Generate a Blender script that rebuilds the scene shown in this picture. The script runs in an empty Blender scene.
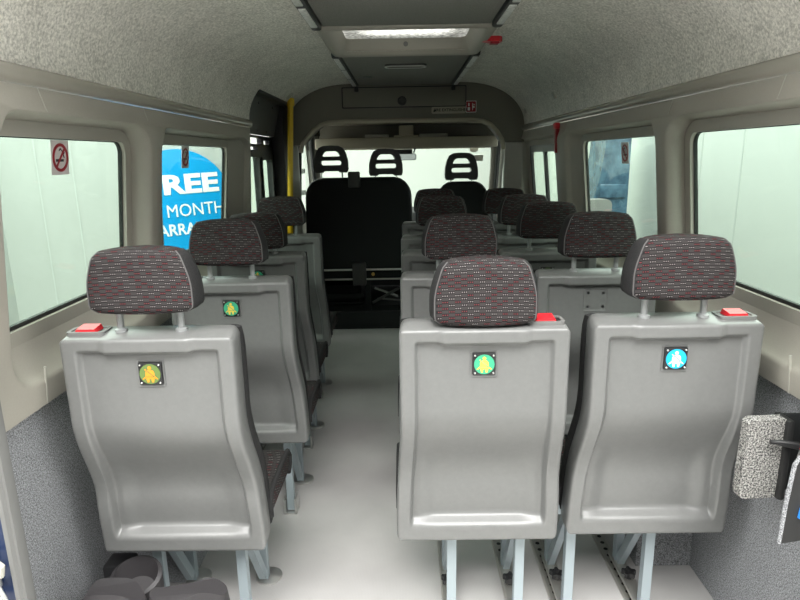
import bpy, bmesh, math, random
from math import sin, cos, pi, radians, atan, atan2, sqrt
from mathutils import Vector, Matrix
from mathutils.geometry import tessellate_polygon
random.seed(4)
sc = bpy.context.scene
SKY = 3.3
SUN = 1.6
COL = sc.collection

# ------------------------------------------------------------ materials
def mat(name, color, rough=.5, metal=0., spec=.5, build=None):
    m = bpy.data.materials.new(name); m.use_nodes = True
    nt = m.node_tree; b = nt.nodes['Principled BSDF']
    b.inputs['Base Color'].default_value = (*color, 1)
    b.inputs['Roughness'].default_value = rough
    b.inputs['Metallic'].default_value = metal
    b.inputs['Specular IOR Level'].default_value = spec
    if build: build(nt, b)
    return m

def N(nt, t, **kw):
    n = nt.nodes.new(t)
    for k, v in kw.items(): setattr(n, k, v)
    return n

def math_(nt, op, a, b=None, c=None):
    n = N(nt, 'ShaderNodeMath', operation=op)
    for i, v in enumerate((a, b, c)):
        if v is None: continue
        if isinstance(v, (int, float)): n.inputs[i].default_value = v
        else: nt.links.new(v, n.inputs[i])
    return n.outputs[0]

def speckle(c0, c1, scale, bump=.2, dist=.002, lo=.3, hi=.7, detail=3, big=0):
    def f(nt, b):
        tc = N(nt, 'ShaderNodeTexCoord')
        no = N(nt, 'ShaderNodeTexNoise'); no.inputs['Scale'].default_value = scale
        no.inputs['Detail'].default_value = detail; no.inputs['Roughness'].default_value = .7
        nt.links.new(tc.outputs['Object'], no.inputs['Vector'])
        r = N(nt, 'ShaderNodeValToRGB')
        r.color_ramp.elements[0].position = lo; r.color_ramp.elements[0].color = (*c0, 1)
        r.color_ramp.elements[1].position = hi; r.color_ramp.elements[1].color = (*c1, 1)
        fac = no.outputs['Fac']
        if big:
            n2 = N(nt, 'ShaderNodeTexNoise'); n2.inputs['Scale'].default_value = big
            n2.inputs['Detail'].default_value = 4
            nt.links.new(tc.outputs['Object'], n2.inputs['Vector'])
            fac = math_(nt, 'ADD', math_(nt, 'MULTIPLY', fac, .86), math_(nt, 'MULTIPLY', n2.outputs['Fac'], .14))
        nt.links.new(fac, r.inputs['Fac'])
        nt.links.new(r.outputs['Color'], b.inputs['Base Color'])
        if bump:
            bp = N(nt, 'ShaderNodeBump'); bp.inputs['Strength'].default_value = bump
            bp.inputs['Distance'].default_value = dist
            nt.links.new(no.outputs['Fac'], bp.inputs['Height'])
            nt.links.new(bp.outputs['Normal'], b.inputs['Normal'])
    return f

def fabric_pattern(nt, b):
    # woven blocks of two greys, each block carrying a row of three red or white stitches
    tc = N(nt, 'ShaderNodeTexCoord'); sp = N(nt, 'ShaderNodeSeparateXYZ')
    nt.links.new(tc.outputs['Object'], sp.inputs[0])
    u = math_(nt, 'DIVIDE', math_(nt, 'ADD', sp.outputs['X'], sp.outputs['Y']), .0140)
    v = math_(nt, 'DIVIDE', math_(nt, 'MULTIPLY_ADD', sp.outputs['Y'], .5, sp.outputs['Z']), .0080)
    fu = math_(nt, 'FLOOR', u); fv = math_(nt, 'FLOOR', v)
    chk = math_(nt, 'MODULO', math_(nt, 'ABSOLUTE', math_(nt, 'ADD', fu, fv)), 2.0)
    # stitches
    su = math_(nt, 'FRACT', math_(nt, 'MULTIPLY', u, 3.0))
    sv = math_(nt, 'FRACT', v)
    du = math_(nt, 'LESS_THAN', math_(nt, 'ABSOLUTE', math_(nt, 'SUBTRACT', su, .5)), .24)
    dv = math_(nt, 'LESS_THAN', math_(nt, 'ABSOLUTE', math_(nt, 'SUBTRACT', sv, .5)), .16)
    dot = math_(nt, 'MULTIPLY', math_(nt, 'MULTIPLY', du, dv), chk)
    cx = N(nt, 'ShaderNodeCombineXYZ'); nt.links.new(fu, cx.inputs[0]); nt.links.new(fv, cx.inputs[1])
    wn = N(nt, 'ShaderNodeTexWhiteNoise', noise_dimensions='2D'); nt.links.new(cx.outputs[0], wn.inputs['Vector'])
    red = math_(nt, 'LESS_THAN', wn.outputs['Value'], .45)
    def mix(f, a, c):
        m = N(nt, 'ShaderNodeMix', data_type='RGBA')
        nt.links.new(f, m.inputs['Factor'])
        for s, x in (('A', a), ('B', c)):
            i = [k for k in m.inputs if k.name == s and k.type == 'RGBA'][0]
            if isinstance(x, tuple): i.default_value = (*x, 1)
            else: nt.links.new(x, i)
        return [o for o in m.outputs if o.type == 'RGBA'][0]
    base = mix(chk, (.040, .036, .036), (.016, .014, .0145))
    st = mix(red, (.22, .205, .20), (.17, .035, .04))
    nt.links.new(mix(dot, base, st), b.inputs['Base Color'])
    no = N(nt, 'ShaderNodeTexNoise'); no.inputs['Scale'].default_value = 900
    nt.links.new(tc.outputs['Object'], no.inputs['Vector'])
    bp = N(nt, 'ShaderNodeBump'); bp.inputs['Strength'].default_value = .3; bp.inputs['Distance'].default_value = .001
    nt.links.new(no.outputs['Fac'], bp.inputs['Height']); nt.links.new(bp.outputs['Normal'], b.inputs['Normal'])

def glass_mat(name, tint, refl=1.0):
    m = bpy.data.materials.new(name); m.use_nodes = True; nt = m.node_tree
    nt.nodes.clear()
    o = N(nt, 'ShaderNodeOutputMaterial'); t = N(nt, 'ShaderNodeBsdfTransparent')
    t.inputs['Color'].default_value = (*tint, 1)
    g = N(nt, 'ShaderNodeBsdfGlossy'); g.inputs['Roughness'].default_value = .02
    f = N(nt, 'ShaderNodeLayerWeight'); f.inputs['Blend'].default_value = .5
    k = math_(nt, 'MULTIPLY_ADD', math_(nt, 'POWER', f.outputs['Facing'], 4.0), .25*refl, .015)
    mx = N(nt, 'ShaderNodeMixShader'); nt.links.new(k, mx.inputs[0])
    nt.links.new(t.outputs[0], mx.inputs[1]); nt.links.new(g.outputs[0], mx.inputs[2])
    nt.links.new(mx.outputs[0], o.inputs['Surface'])
    return m

def floor_pat(nt, b):
    tc = N(nt, 'ShaderNodeTexCoord'); sp = N(nt, 'ShaderNodeSeparateXYZ')
    nt.links.new(tc.outputs['Object'], sp.inputs[0])
    a = math_(nt, 'SINE', math_(nt, 'MULTIPLY', math_(nt, 'ADD', sp.outputs['X'], sp.outputs['Y']), 640.))
    c = math_(nt, 'SINE', math_(nt, 'MULTIPLY', math_(nt, 'SUBTRACT', sp.outputs['X'], sp.outputs['Y']), 640.))
    d = math_(nt, 'MULTIPLY', a, c)
    no = N(nt, 'ShaderNodeTexNoise'); no.inputs['Scale'].default_value = 3.5; no.inputs['Detail'].default_value = 6
    nt.links.new(tc.outputs['Object'], no.inputs['Vector'])
    f = math_(nt, 'ADD', math_(nt, 'MULTIPLY', d, .12), no.outputs['Fac'])
    r = N(nt, 'ShaderNodeValToRGB')
    r.color_ramp.elements[0].position = .2; r.color_ramp.elements[0].color = (.40, .392, .385, 1)
    r.color_ramp.elements[1].position = .8; r.color_ramp.elements[1].color = (.52, .51, .50, 1)
    nt.links.new(f, r.inputs['Fac']); nt.links.new(r.outputs[0], b.inputs['Base Color'])

M = {}
def mk(k, *a, **kw): M[k] = mat(k, *a, **kw)
mk('seat_plastic', (.157, .159, .156), .32, build=speckle((.15, .152, .149), (.164, .166, .162), 60, .03, .0005))
mk('fabric', (.08, .08, .08), .9, spec=.2, build=fabric_pattern)
mk('black_fabric', (.022, .021, .022), .85, spec=.25, build=speckle((.016, .016, .017), (.032, .031, .031), 400, .15, .001))
mk('piping', (.10, .095, .095), .7)
mk('steel', (.36, .42, .45), .45, .25)
mk('bright_steel', (.62, .62, .60), .3, .8)
mk('alu', (.55, .54, .50), .38, .8)
mk('post_grey', (.34, .35, .35), .45, .2)
mk('black_plastic', (.018, .018, .019), .4)
mk('dark_plastic', (.045, .045, .043), .5)
mk('bulkhead', (.16, .147, .122), .6, build=speckle((.15, .137, .112), (.17, .157, .13), 300, .1, .0006))
mk('trim', (.355, .335, .29), .5, build=speckle((.345, .325, .281), (.365, .345, .299), 220, .08, .0006))
mk('trim_gloss', (.36, .34, .295), .22)
mk('trim_pale', (.44, .43, .38), .45)
mk('beige', (.40, .36, .28), .6)
mk('headliner', (.4, .4, .38), .95, spec=.1, build=speckle((.46, .445, .40), (.93, .90, .83), 120, .8, .004, .38, .62, 5, 9))
mk('roof_panel', (.15, .15, .14), .95, spec=.1, build=speckle((.18, .175, .16), (.30, .295, .27), 260, .4, .002))
mk('carpet', (.2, .2, .2), .95, spec=.1, build=speckle((.06, .062, .066), (.52, .53, .55), 290, .7, .004, .33, .70, 3))
mk('flap_carpet', (.2, .2, .2), .95, spec=.1, build=speckle((.05, .05, .052), (.50, .49, .46), 230, .7, .004, .42, .60, 3))
mk('floor_vinyl', (.45, .44, .43), .35, build=floor_pat)
mk('red', (.62, .02, .03), .35)
mk('dark_red', (.30, .012, .02), .4)
mk('yellow', (.72, .46, .015), .35)
mk('rubber', (.16, .16, .155), .7)
mk('black_rubber', (.012, .012, .012), .6)
mk('body_blue', (.008, .022, .075), .3)
mk('glass_dark', (.02, .02, .02), .2)
mk('white', (.78, .78, .76), .5)
mk('outer_wall', (.40, .412, .395), .5, build=speckle((.392, .404, .387), (.41, .422, .405), 2, 0))
mk('outer_seam', (.46, .48, .46), .6)
mk('sign_blue', (.0, .30, .66), .45)
mk('sign_white', (.80, .82, .80), .45)
mk('ground', (.55, .54, .52), .9, build=speckle((.50, .49, .47), (.6, .59, .57), 30, .3, .01))
mk('front_wall', (.255, .275, .25), .6)
mk('pale_wall', (.53, .545, .525), .5)
mk('sky_block_grey', (.12, .12, .115), .8)  # for the out-of-view wall added to hold back low sky
mk('badge_green', (.045, .36, .20), .4)
mk('badge_olive', (.12, .19, .05), .4)
mk('badge_blue', (.01, .42, .75), .4)
mk('badge_yellow', (.75, .55, .08), .4)
mk('badge_orange', (.80, .29, .025), .4)
mk('gold', (.6, .42, .12), .35, .8)
mk('blue_gloss', (.03, .10, .22), .25, build=speckle((.012, .035, .07), (.08, .15, .21), 6, 0))
mk('sticker_base', (.62, .58, .56), .5)
mk('logo_blue', (.02, .20, .65), .4)
mk('leather', (.03, .028, .030), .5, build=speckle((.024, .022, .024), (.038, .035, .037), 500, .2, .0008))
mk('strip_metal', (.62, .62, .58), .3, .1, build=speckle((.55, .56, .53), (.95, .95, .92), 60, .6, .004))
mk('mirror', (.75, .85, .82), .05, 1.)
mk('cab_black', (.017, .019, .019), .75, spec=.3)
M['glass'] = glass_mat('tinted_glass', (.82, .905, .845))
M['glass_clear'] = glass_mat('clear_glass', (.93, .97, .94))
M['glass_green'] = glass_mat('green_glass', (.62, .86, .75))
def dome(nt, b):
    b.inputs['Transmission Weight'].default_value = .0
    t = N(nt, 'ShaderNodeBsdfTranslucent'); tc = N(nt, 'ShaderNodeTexCoord')
    no = N(nt, 'ShaderNodeTexNoise'); no.inputs['Scale'].default_value = 60; no.inputs['Detail'].default_value = 5
    nt.links.new(tc.outputs['Object'], no.inputs['Vector'])
    r = N(nt, 'ShaderNodeValToRGB'); r.color_ramp.elements[0].position = .35; r.color_ramp.elements[1].position = .7
    r.color_ramp.elements[0].color = (.24, .24, .23, 1); r.color_ramp.elements[1].color = (.72, .72, .70, 1)
    nt.links.new(no.outputs['Fac'], r.inputs['Fac']); nt.links.new(r.outputs[0], t.inputs['Color'])
    o = nt.nodes['Material Output']; nt.links.new(t.outputs[0], o.inputs['Surface'])
mk('dome', (.8, .8, .78), .4, build=dome)

# ------------------------------------------------------------ mesh helpers
def link(name, bm, m, parent=None, sharp=35, recalc=True, mats=None):
    if recalc: bmesh.ops.recalc_face_normals(bm, faces=bm.faces)
    a = radians(sharp)
    for f in bm.faces: f.smooth = True
    for e in bm.edges:
        if len(e.link_faces) == 2:
            if e.calc_face_angle(0) > a: e.smooth = False
        else: e.smooth = False
    me = bpy.data.meshes.new(name); bm.to_mesh(me); bm.free()
    for x in (mats or [m]): me.materials.append(M[x])
    o = bpy.data.objects.new(name, me); COL.objects.link(o)
    if parent: o.parent = parent
    return o

def nb(): return bmesh.new()

def box(bm, x0, x1, y0, y1, z0, z1, bev=0., seg=2, mx=None):
    v = [bm.verts.new((x, y, z)) for z in (z0, z1) for y in (y0, y1) for x in (x0, x1)]
    F = [(0, 1, 3, 2), (4, 6, 7, 5), (0, 4, 5, 1), (2, 3, 7, 6), (0, 2, 6, 4), (1, 5, 7, 3)]
    fs = [bm.faces.new([v[i] for i in f]) for f in F]
    nv = v
    if bev:
        es = list({e for f in fs for e in f.edges})
        r = bmesh.ops.bevel(bm, geom=es, offset=bev, segments=seg, profile=.5, affect='EDGES')
        nv = list({q for f in r['faces'] for q in f.verts} | {q for q in v if q.is_valid})
    if mx is not None: bmesh.ops.transform(bm, matrix=mx, verts=[q for q in nv if q.is_valid])
    return bm

def loft(bm, rings, closed=True, cap=True):
    vs = [[bm.verts.new(p) for p in r] for r in rings]
    n = len(rings[0])
    for a, b in zip(vs, vs[1:]):
        for i in range(n if closed else n-1):
            j = (i+1) % n
            bm.faces.new((a[i], a[j], b[j], b[i]))
    if cap:
        bm.faces.new(vs[0]); bm.faces.new(vs[-1])
    return vs

def tube(bm, pts, r, n=10, cap=True):
    pts = [Vector(p) for p in pts]
    rings = []; up = None
    for i, p in enumerate(pts):
        d = (pts[min(i+1, len(pts)-1)] - pts[max(i-1, 0)]).normalized()
        if up is None:
            up = Vector((0, 0, 1)) if abs(d.z) < .9 else Vector((0, 1, 0))
        s = d.cross(up).normalized(); up = s.cross(d).normalized()
        rr = r[i] if isinstance(r, (list, tuple)) else r
        rings.append([p + (s*cos(2*pi*k/n) + up*sin(2*pi*k/n))*rr for k in range(n)])
    loft(bm, rings, True, cap)
    return bm

def bar(bm, a, b, w, h=None):
    """square tube from a to b"""
    h = h or w; a = Vector(a); b = Vector(b); d = (b-a).normalized()
    up = Vector((0, 1, 0)) if abs(d.z) > .9 else Vector((0, 0, 1))
    s = d.cross(up).normalized(); u = s.cross(d).normalized()
    def ring(p): return [p + s*i*w/2 + u*j*h/2 for i, j in ((-1, -1), (1, -1), (1, 1), (-1, 1))]
    loft(bm, [ring(a), ring(b)])
    return bm

def rrect(a0, a1, b0, b1, r, n=6):
    out = []
    for cx, cy, s in ((a1-r, b1-r, 0), (a0+r, b1-r, 1), (a0+r, b0+r, 2), (a1-r, b0+r, 3)):
        for k in range(n+1):
            t = pi/2*(s + k/n)
            out.append((cx + r*cos(t), cy + r*sin(t)))
    return out

def prism(bm, poly, f0, f1):
    """poly: 2-D points; f0/f1 map (a,b)->3-D for both ends"""
    loft(bm, [[f0(*p) for p in poly], [f1(*p) for p in poly]])
    return bm

def plate_holes(bm, outer, holes, mp):
    polys = [[Vector((a, b, 0)) for a, b in L] for L in [outer]+holes]
    flat = [p for L in polys for p in L]
    vs = [bm.verts.new(mp(p.x, p.y)) for p in flat]
    for t in tessellate_polygon(polys):
        try: bm.faces.new([vs[i] for i in t])
        except ValueError: pass
    out = []; i = 0
    for L in polys: out.append(vs[i:i+len(L)]); i += len(L)
    return out

def lathe(bm, prof, n=24, c=(0, 0, 0), axis='z'):
    rings = []
    for r, h in prof:
        ring = []
        for k in range(n):
            t = 2*pi*k/n; a, b = r*cos(t), r*sin(t)
            if axis == 'z': p = (c[0]+a, c[1]+b, c[2]+h)
            elif axis == 'y': p = (c[0]+a, c[1]+h, c[2]+b)
            else: p = (c[0]+h, c[1]+a, c[2]+b)
            ring.append(p)
        rings.append(ring)
    loft(bm, rings); return bm

def empty(name, loc=(0, 0, 0)):
    o = bpy.data.objects.new(name, None); COL.objects.link(o); o.location = loc
    o.empty_display_size = .1
    return o

def tag(o, label, cat, group=None):
    o['label'] = label; o['category'] = cat
    if group: o['group'] = group
    return o

def struct(o, label=None):
    o['kind'] = 'structure'
    if label: o['label'] = label
    return o

def sub(parent):   # parts are authored in world space under empties at the thing's base
    return parent

def text_bm(s, size, bold=0., ext=.001):
    cu = bpy.data.curves.new('t', 'FONT'); cu.body = s; cu.size = size; cu.offset = bold
    cu.extrude = ext; cu.align_x = 'CENTER'; cu.align_y = 'CENTER'; cu.resolution_u = 3
    o = bpy.data.objects.new('t', cu); COL.objects.link(o)
    bpy.context.view_layer.update()
    dg = bpy.context.evaluated_depsgraph_get()
    me = bpy.data.meshes.new_from_object(o.evaluated_get(dg))
    bpy.data.objects.remove(o); bpy.data.curves.remove(cu)
    bm = nb(); bm.from_mesh(me); bpy.data.meshes.remove(me)
    return bm

def disc(bm, r, y0, y1, c=(0, 0), n=28, bev=0.):
    lathe(bm, [(r, y0), (r, y1)], n, (c[0], 0, c[1]), 'y'); return bm

def sm(a, b, x):
    t = min(1, max(0, (x-a)/(b-a))); return t*t*(3-2*t)

# ------------------------------------------------------------ camera
cam = bpy.data.cameras.new('camera'); co = bpy.data.objects.new('camera', cam); COL.objects.link(co)
cam.sensor_width = 36; cam.lens = 600/800*36; cam.clip_start = .05; cam.clip_end = 200
Rm = Matrix.Rotation(atan(5/600), 4, 'Z') @ Matrix.Rotation(radians(90-13.45), 4, 'X') @ Matrix.Rotation(radians(-1.0), 4, 'Z')
co.matrix_world = Matrix.Translation((-.025, 0, 1.43)) @ Rm
sc.camera = co

# ------------------------------------------------------------ van shell
XW = .90     # inner face of the side trim
XG = .985    # glass plane
Y0, Y1 = 1.2, 4.98
bm = nb(); box(bm, -1.0, 1.0, 1.12, 4.96, -.06, 0)
struct(link('floor', bm, 'floor_vinyl'), 'pale grey vinyl floor of the minibus')

def frame_window(idx, s, ya, yb, z0=1.035, z1=1.49, sliding=False):
    x = s*XG
    bm = nb()
    o = rrect(ya-.006, yb+.006, z0-.012, z1+.003, .04); i = rrect(ya, yb, z0, z1, .035)
    L = [[(x+s*.006, a, b) for a, b in o], [(x-s*.006, a, b) for a, b in o], [(x-s*.006, a, b) for a, b in i], [(x+s*.006, a, b) for a, b in i]]
    loft(bm, L+[L[0]], True, False)
    bmesh.ops.remove_doubles(bm, verts=bm.verts, dist=1e-5)
    w = struct(link('window_%d' % idx, bm, 'black_rubber'))
    g = nb(); prism(g, i, lambda a, b: (x-s*.004, a, b), lambda a, b: (x+s*.001, a, b))
    link('glass_pane', g, 'glass', w)
    # pale inner bead at the far edge
    bd = nb(); o2 = rrect(ya-.05, yb+.05, z0-.05, z1+.05, .06); i2 = rrect(ya-.005, yb+.005, z0-.011, z1+.002, .04)
    L = [[(x-s*.004, a, b) for a, b in o2], [(x-s*.018, a, b) for a, b in o2], [(x-s*.018, a, b) for a, b in i2], [(x-s*.004, a, b) for a, b in i2]]
    loft(bd, L+[L[0]], True, False); bmesh.ops.remove_doubles(bd, verts=bd.verts, dist=1e-5)
    link('window_frame', bd, 'trim', w)
    if sliding:
        ym = (ya+yb)/2
        f = nb()
        for a, b in ((ya, ym+.02), (ym-.02, yb)):
            oo = rrect(a, b, z0, z1, .03); ii = rrect(a+.045, b-.045, z0+.045, z1-.045, .02)
            q = [[(x-s*.002, p, r) for p, r in oo], [(x-s*.02, p, r) for p, r in oo], [(x-s*.02, p, r) for p, r in ii], [(x-s*.002, p, r) for p, r in ii]]
            loft(f, q+[q[0]], True, False)
        bmesh.ops.remove_doubles(f, verts=f.verts, dist=1e-5)
        link('sliding_sash', f, 'black_plastic', w)
    return w

def side_wall(s, name, yend, wins):
    bm = nb()
    outer = [(Y0, .83), (yend, .83), (yend, 1.605), (Y0, 1.605)]
    holes = [rrect(a, b, .885, 1.548, .10) for a, b, ga, gb in wins]
    loops = plate_holes(bm, outer, holes, lambda a, b: (s*XW, a, b))
    for (a, b, ga, gb), lp in zip(wins, loops[1:]):
        prev = lp
        steps = [(.012, .010, .0), (.035, .0155, .25)]
        for (dx, sh, k) in ((.003, .006, 0), (.010, .011, 0), (.030, .02, 0), (.070, None, 1)):
            if k: pts = rrect(ga-.045, gb+.045, 1.035-.045, 1.49+.04, .07)
            else: pts = rrect(a+sh, b-sh, .885+sh*1.5, 1.548-sh*.5, .10-sh*.5)
            cur = [bm.verts.new((s*(XW+dx), p, q)) for p, q in pts]
            n = len(cur)
            for i in range(n):
                j = (i+1) % n
                bm.faces.new((prev[i], prev[j], cur[j], cur[i]))
            prev = cur
        cur = [bm.verts.new((s*(XG+.0), v.co.y, v.co.z)) for v in prev]
        for i in range(len(cur)):
            j = (i+1) % len(cur); bm.faces.new((prev[i], prev[j], cur[j], cur[i]))
    # lower return ledge and front/rear returns
    for (p, q) in (((Y0, .83), (yend, .83)), ((yend, .83), (yend, 1.605)), ((Y0, 1.605), (Y0, .83))):
        v = [bm.verts.new(c) for c in ((s*XW, *p), (s*XW, *q), (s*1.0, *q), (s*1.0, *p))]
        bm.faces.new(v)
    bmesh.ops.remove_doubles(bm, verts=bm.verts, dist=1e-5)
    return struct(link(name, bm, 'trim', sharp=40), 'beige grey moulded side trim with deep window openings')

WL = [(1.30, 2.11, 1.37, 2.045), (2.19, 3.47, 2.30, 3.23)]
WR = [(1.30, 2.15, 1.37, 2.095), (2.22, 3.48, 2.33, 3.33), (3.68, 4.92, 3.78, 4.72)]
side_wall(-1, 'wall_left', 3.58, WL); side_wall(1, 'wall_right', Y1, WR)
k = 1
for s, W in ((-1, WL), (1, WR)):
    for i, w in enumerate(W):
        frame_window(k, s, w[2], w[3], sliding=(s > 0 and i == 2)); k += 1

# panel joint lines and small seams on the trim
seams = {-1: [(1.515, 1.55, 1.605), (2.12, 1.56, 1.605), (2.235, .84, 1.605), (1.43, .83, .93)], 1: [(1.53, 1.55, 1.605), (2.15, 1.555, 1.605), (2.25, .84, 1.605), (3.49, 1.54, 1.605), (1.43, .83, .93), (3.62, .84, 1.605)]}
for s in (-1, 1):
    bm = nb()
    for y, a, b in seams[s]: box(bm, s*(XW-.0015), s*(XW+.004), y-.002, y+.002, a, b)
    struct(link('trim_%d' % (1 if s < 0 else 2), bm, 'trim_pale'))

# the sides lean in a little towards the roof
def tumble(z): return .105*(1.26-z)*(1-sm(1.5, 1.6, z))
for o in list(COL.objects):
    n = o.name
    if n in ('wall_left', 'wall_right', 'trim_1', 'trim_2') or n.startswith('window_') or (o.parent and o.parent.name.startswith('window_')):
        if o.type != 'MESH': continue
        for v in o.data.vertices: v.co.x += math.copysign(tumble(v.co.z), v.co.x) if tumble(v.co.z) >= 0 else -math.copysign(-tumble(v.co.z), v.co.x)

# waist-high carpet below the trim
for s, nm, ye in ((-1, 'left', 3.6), (1, 'right', Y1)):
    bm = nb(); box(bm, s*.972, s*1.0, Y0-.02, ye, 0, .835)
    struct(link('baseboard_'+nm, bm, 'carpet'), 'speckled grey carpet lining the lower side wall')
    bm = nb()
    pr = [(s*.78, 1.86 if s > 0 else 1.80), (s*.78, 2.75), (s*.973, 2.75), (s*.973, 1.86 if s > 0 else 1.80)]
    loft(bm, [[(x, y, 0) for x, y in pr], [(x, y, .30) for x, y in pr]])
    bmesh.ops.bevel(bm, geom=[e for e in bm.edges if e.verts[0].co.z > .2 and e.verts[1].co.z > .2], offset=.03, segments=3, affect='EDGES')
    struct(link('wheel_arch', bm, 'carpet'), 'carpeted wheel arch box under the %s-hand seats' % nm)
    # wall rail
    bm = nb()
    prof = [(.915, 1.606), (.894, 1.609), (.885, 1.617), (.882, 1.629), (.886, 1.640), (.90, 1.650), (.915, 1.650)]
    loft(bm, [[(s*x, y, z) for x, z in prof] for y in (Y0, ye if s > 0 else 3.58)])
    struct(link('trim_%d' % (3 if s < 0 else 4), bm, 'trim_gloss', sharp=50), 'rounded trim rail along the top of the side wall')

# headliner
ZC = 1.965
def cprof(x):     # height of the roof lining at |x|
    x = abs(x)
    if x < .40: return ZC
    t = min(1, (x-.40)/.505); return 1.646 + (ZC-1.646)*sqrt(max(0, 1-t**2.3))
xs = [0, .2, .40] + [.40 + .505*sin(pi/2*i/16) for i in range(1, 17)]
xs = [-x for x in xs[:0:-1]] + xs
ys = [1.12, 2.66, 3.36, 3.60, 4.72, 4.75]
bm = nb()
HX, HA, HB = .33, 2.70, 3.33      # roof hatch opening
grid_x = sorted(set([round(x, 4) for x in xs] + [-HX, HX])); grid_y = sorted(set(ys+[HA, HB]))
gv = {}
for j, y in enumerate(grid_y):
    for i, x in enumerate(grid_x): gv[i, j] = bm.verts.new((x, y, cprof(x)))
for j in range(len(grid_y)-1):
    for i in range(len(grid_x)-1):
        xa, xb = grid_x[i], grid_x[i+1]; ya, yb = grid_y[j], grid_y[j+1]
        if xa >= -HX-1e-4 and xb <= HX+1e-4 and ya >= HA-1e-4 and yb <= HB+1e-4: continue
        if xb < -.835 and ya >= 3.6-1e-4 and yb <= 4.72+1e-4: continue
        bm.faces.new((gv[i, j], gv[i+1, j], gv[i+1, j+1], gv[i, j+1]))
for v in list(bm.verts):
    if not v.link_faces: bm.verts.remove(v)
struct(link('ceiling', bm, 'headliner', sharp=60), 'grey felt roof lining curving down to the side rails')
# outer roof skin above the lining (keeps the sky out)
bm = nb()
loft(bm, [[(x, y, z) for x, z in ((-1.02, 1.62), (-1.0, 1.9), (-.8, 2.1), (-.40, 2.14), (-.40, 2.15), (-.82, 2.12), (-1.03, 1.9), (-1.04, 1.62))] for y in (1.12, 5.0)])
loft(bm, [[(-x, y, z) for x, z in ((-1.02, 1.62), (-1.0, 1.9), (-.8, 2.1), (-.40, 2.14), (-.40, 2.15), (-.82, 2.12), (-1.03, 1.9), (-1.04, 1.62))] for y in (1.12, 5.0)])
box(bm, -.41, .41, 1.12, HA-.02, 2.14, 2.15); box(bm, -.41, .41, HB+.02, 5.0, 2.14, 2.15)
box(bm, -1.0, 1.0, 1.12, 1.14, 1.99, 2.14)
struct(link('roof_skin', bm, 'body_blue'), 'outer metal roof of the van')

# centre roof panel in darker carpet, in two lengths
for i, (ya, yb) in enumerate(((1.2, HA-.03), (HB+.05, 4.74))):
    bm = nb(); box(bm, -.345, .345, ya, yb, ZC-.012, ZC+.005, .004)
    tag(link('ceiling_panel', bm, 'roof_panel'), ('dark carpeted roof panel at the rear, nearer than the skylight', 'dark carpeted roof panel between the skylight and the front locker')[i], 'ceiling panel', 'roof panels')
    for s in (-1, 1):
        e = empty('light_strip', (s*.372, (ya+yb)/2, ZC-.01))
        tag(e, ('metallic light strip on the %s of the rear roof panel', 'metallic light strip on the %s of the roof panel beyond the skylight')[i] % ('left' if s < 0 else 'right'), 'light strip', 'roof light strips')
        b = nb(); h = (yb-ya)/2
        loft(b, [[(x, y, z) for x, z in ((-.024, .012), (-.02, -.010), (-.012, -.014), (.012, -.014), (.02, -.010), (.024, .012))] for y in (-h, h)])
        link('housing', b, 'dark_plastic', e)
        b = nb(); n = 4 if i == 0 else 3
        for q in range(n):
            a = -h + .03 + q*(2*h-.06)/n
            box(b, -.014, .014, a, a+(2*h-.06)/n-.05, -.019, -.012, .003)
        link('diffuser', b, 'strip_metal', e)

# roof hatch
hat = empty('roof_hatch', (0, 3.02, ZC)); tag(hat, 'rectangular roof skylight hatch with deep grey frame in the ceiling', 'skylight')
def hring(x, ya, yb, z, r): return [(p, q, z) for p, q in rrect(-x, x, ya, yb, r, 5)]
b = nb()
c = (HA+HB)/2-3.02
R_ = [hring(.385, -.37+c, .37+c, .002, .06), hring(.383, -.366+c, .368+c, -.012, .06), hring(.372, -.355+c, .36+c, -.022, .05), hring(.35, -.335+c, .345+c, -.024, .045),
      hring(.332, -.318+c, .330+c, -.016, .04), hring(.318, -.30+c, .318+c, .01, .04), hring(.305, -.285+c, .292+c, .055, .04)]
loft(b, R_, True, False)
link('hatch_frame', b, 'trim', hat, sharp=60)
b = nb(); loft(b, [hring(.312, -.295+c, .30+c, .055, .04), hring(.30, -.285+c, .285+c, .085, .05), hring(.22, -.2+c, .2+c, .125, .05), hring(.219, -.199+c, .199+c, .121, .05), hring(.298, -.283+c, .283+c, .081, .05)])
link('skylight_pane', b, 'dome', hat)
b = nb(); disc(b, .012, -.004, .004)
bmesh.ops.transform(b, matrix=Matrix.Translation((0, .305+c, .03)) @ Matrix.Rotation(radians(20), 4, 'X'), verts=b.verts)
link('catch', b, 'rubber', hat)

# interior lamp, small plates and clips on the roof
e = empty('roof_lamp', (0, 3.74, ZC-.012)); tag(e, 'slim oval interior lamp on the front roof panel', 'lamp')
b = nb(); prism(b, rrect(-.125, .125, -.045, .045, .044), lambda a, q: (a, q, .001), lambda a, q: (a*.96, q*.9, -.012)); link('base', b, 'dark_plastic', e)
b = nb(); o = rrect(-.122, .122, -.043, .043, .042); i = rrect(-.112, .112, -.033, .033, .032)
L = [[(x, y, -.010) for x, y in o], [(x, y, -.016) for x, y in o], [(x, y, -.016) for x, y in i], [(x, y, -.010) for x, y in i]]; loft(b, L+[L[0]], True, False)
link('bezel', b, 'bright_steel', e)
b = nb(); prism(b, rrect(-.11, .11, -.031, .031, .030), lambda a, q: (a, q, -.011), lambda a, q: (a, q, -.014)); link('lens', b, 'roof_panel', e)
b = nb(); box(b, -.315, -.225, 4.23, 4.27, ZC-.018, ZC-.011, .004)
tag(link('roof_plate', b, 'rubber'), 'small grey plate on the roof panel just behind the front locker', 'plate')
e = empty('red_release', (.40, 3.0, ZC-.004)); tag(e, 'red emergency release handle on the ceiling beside the skylight', 'handle')
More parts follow.
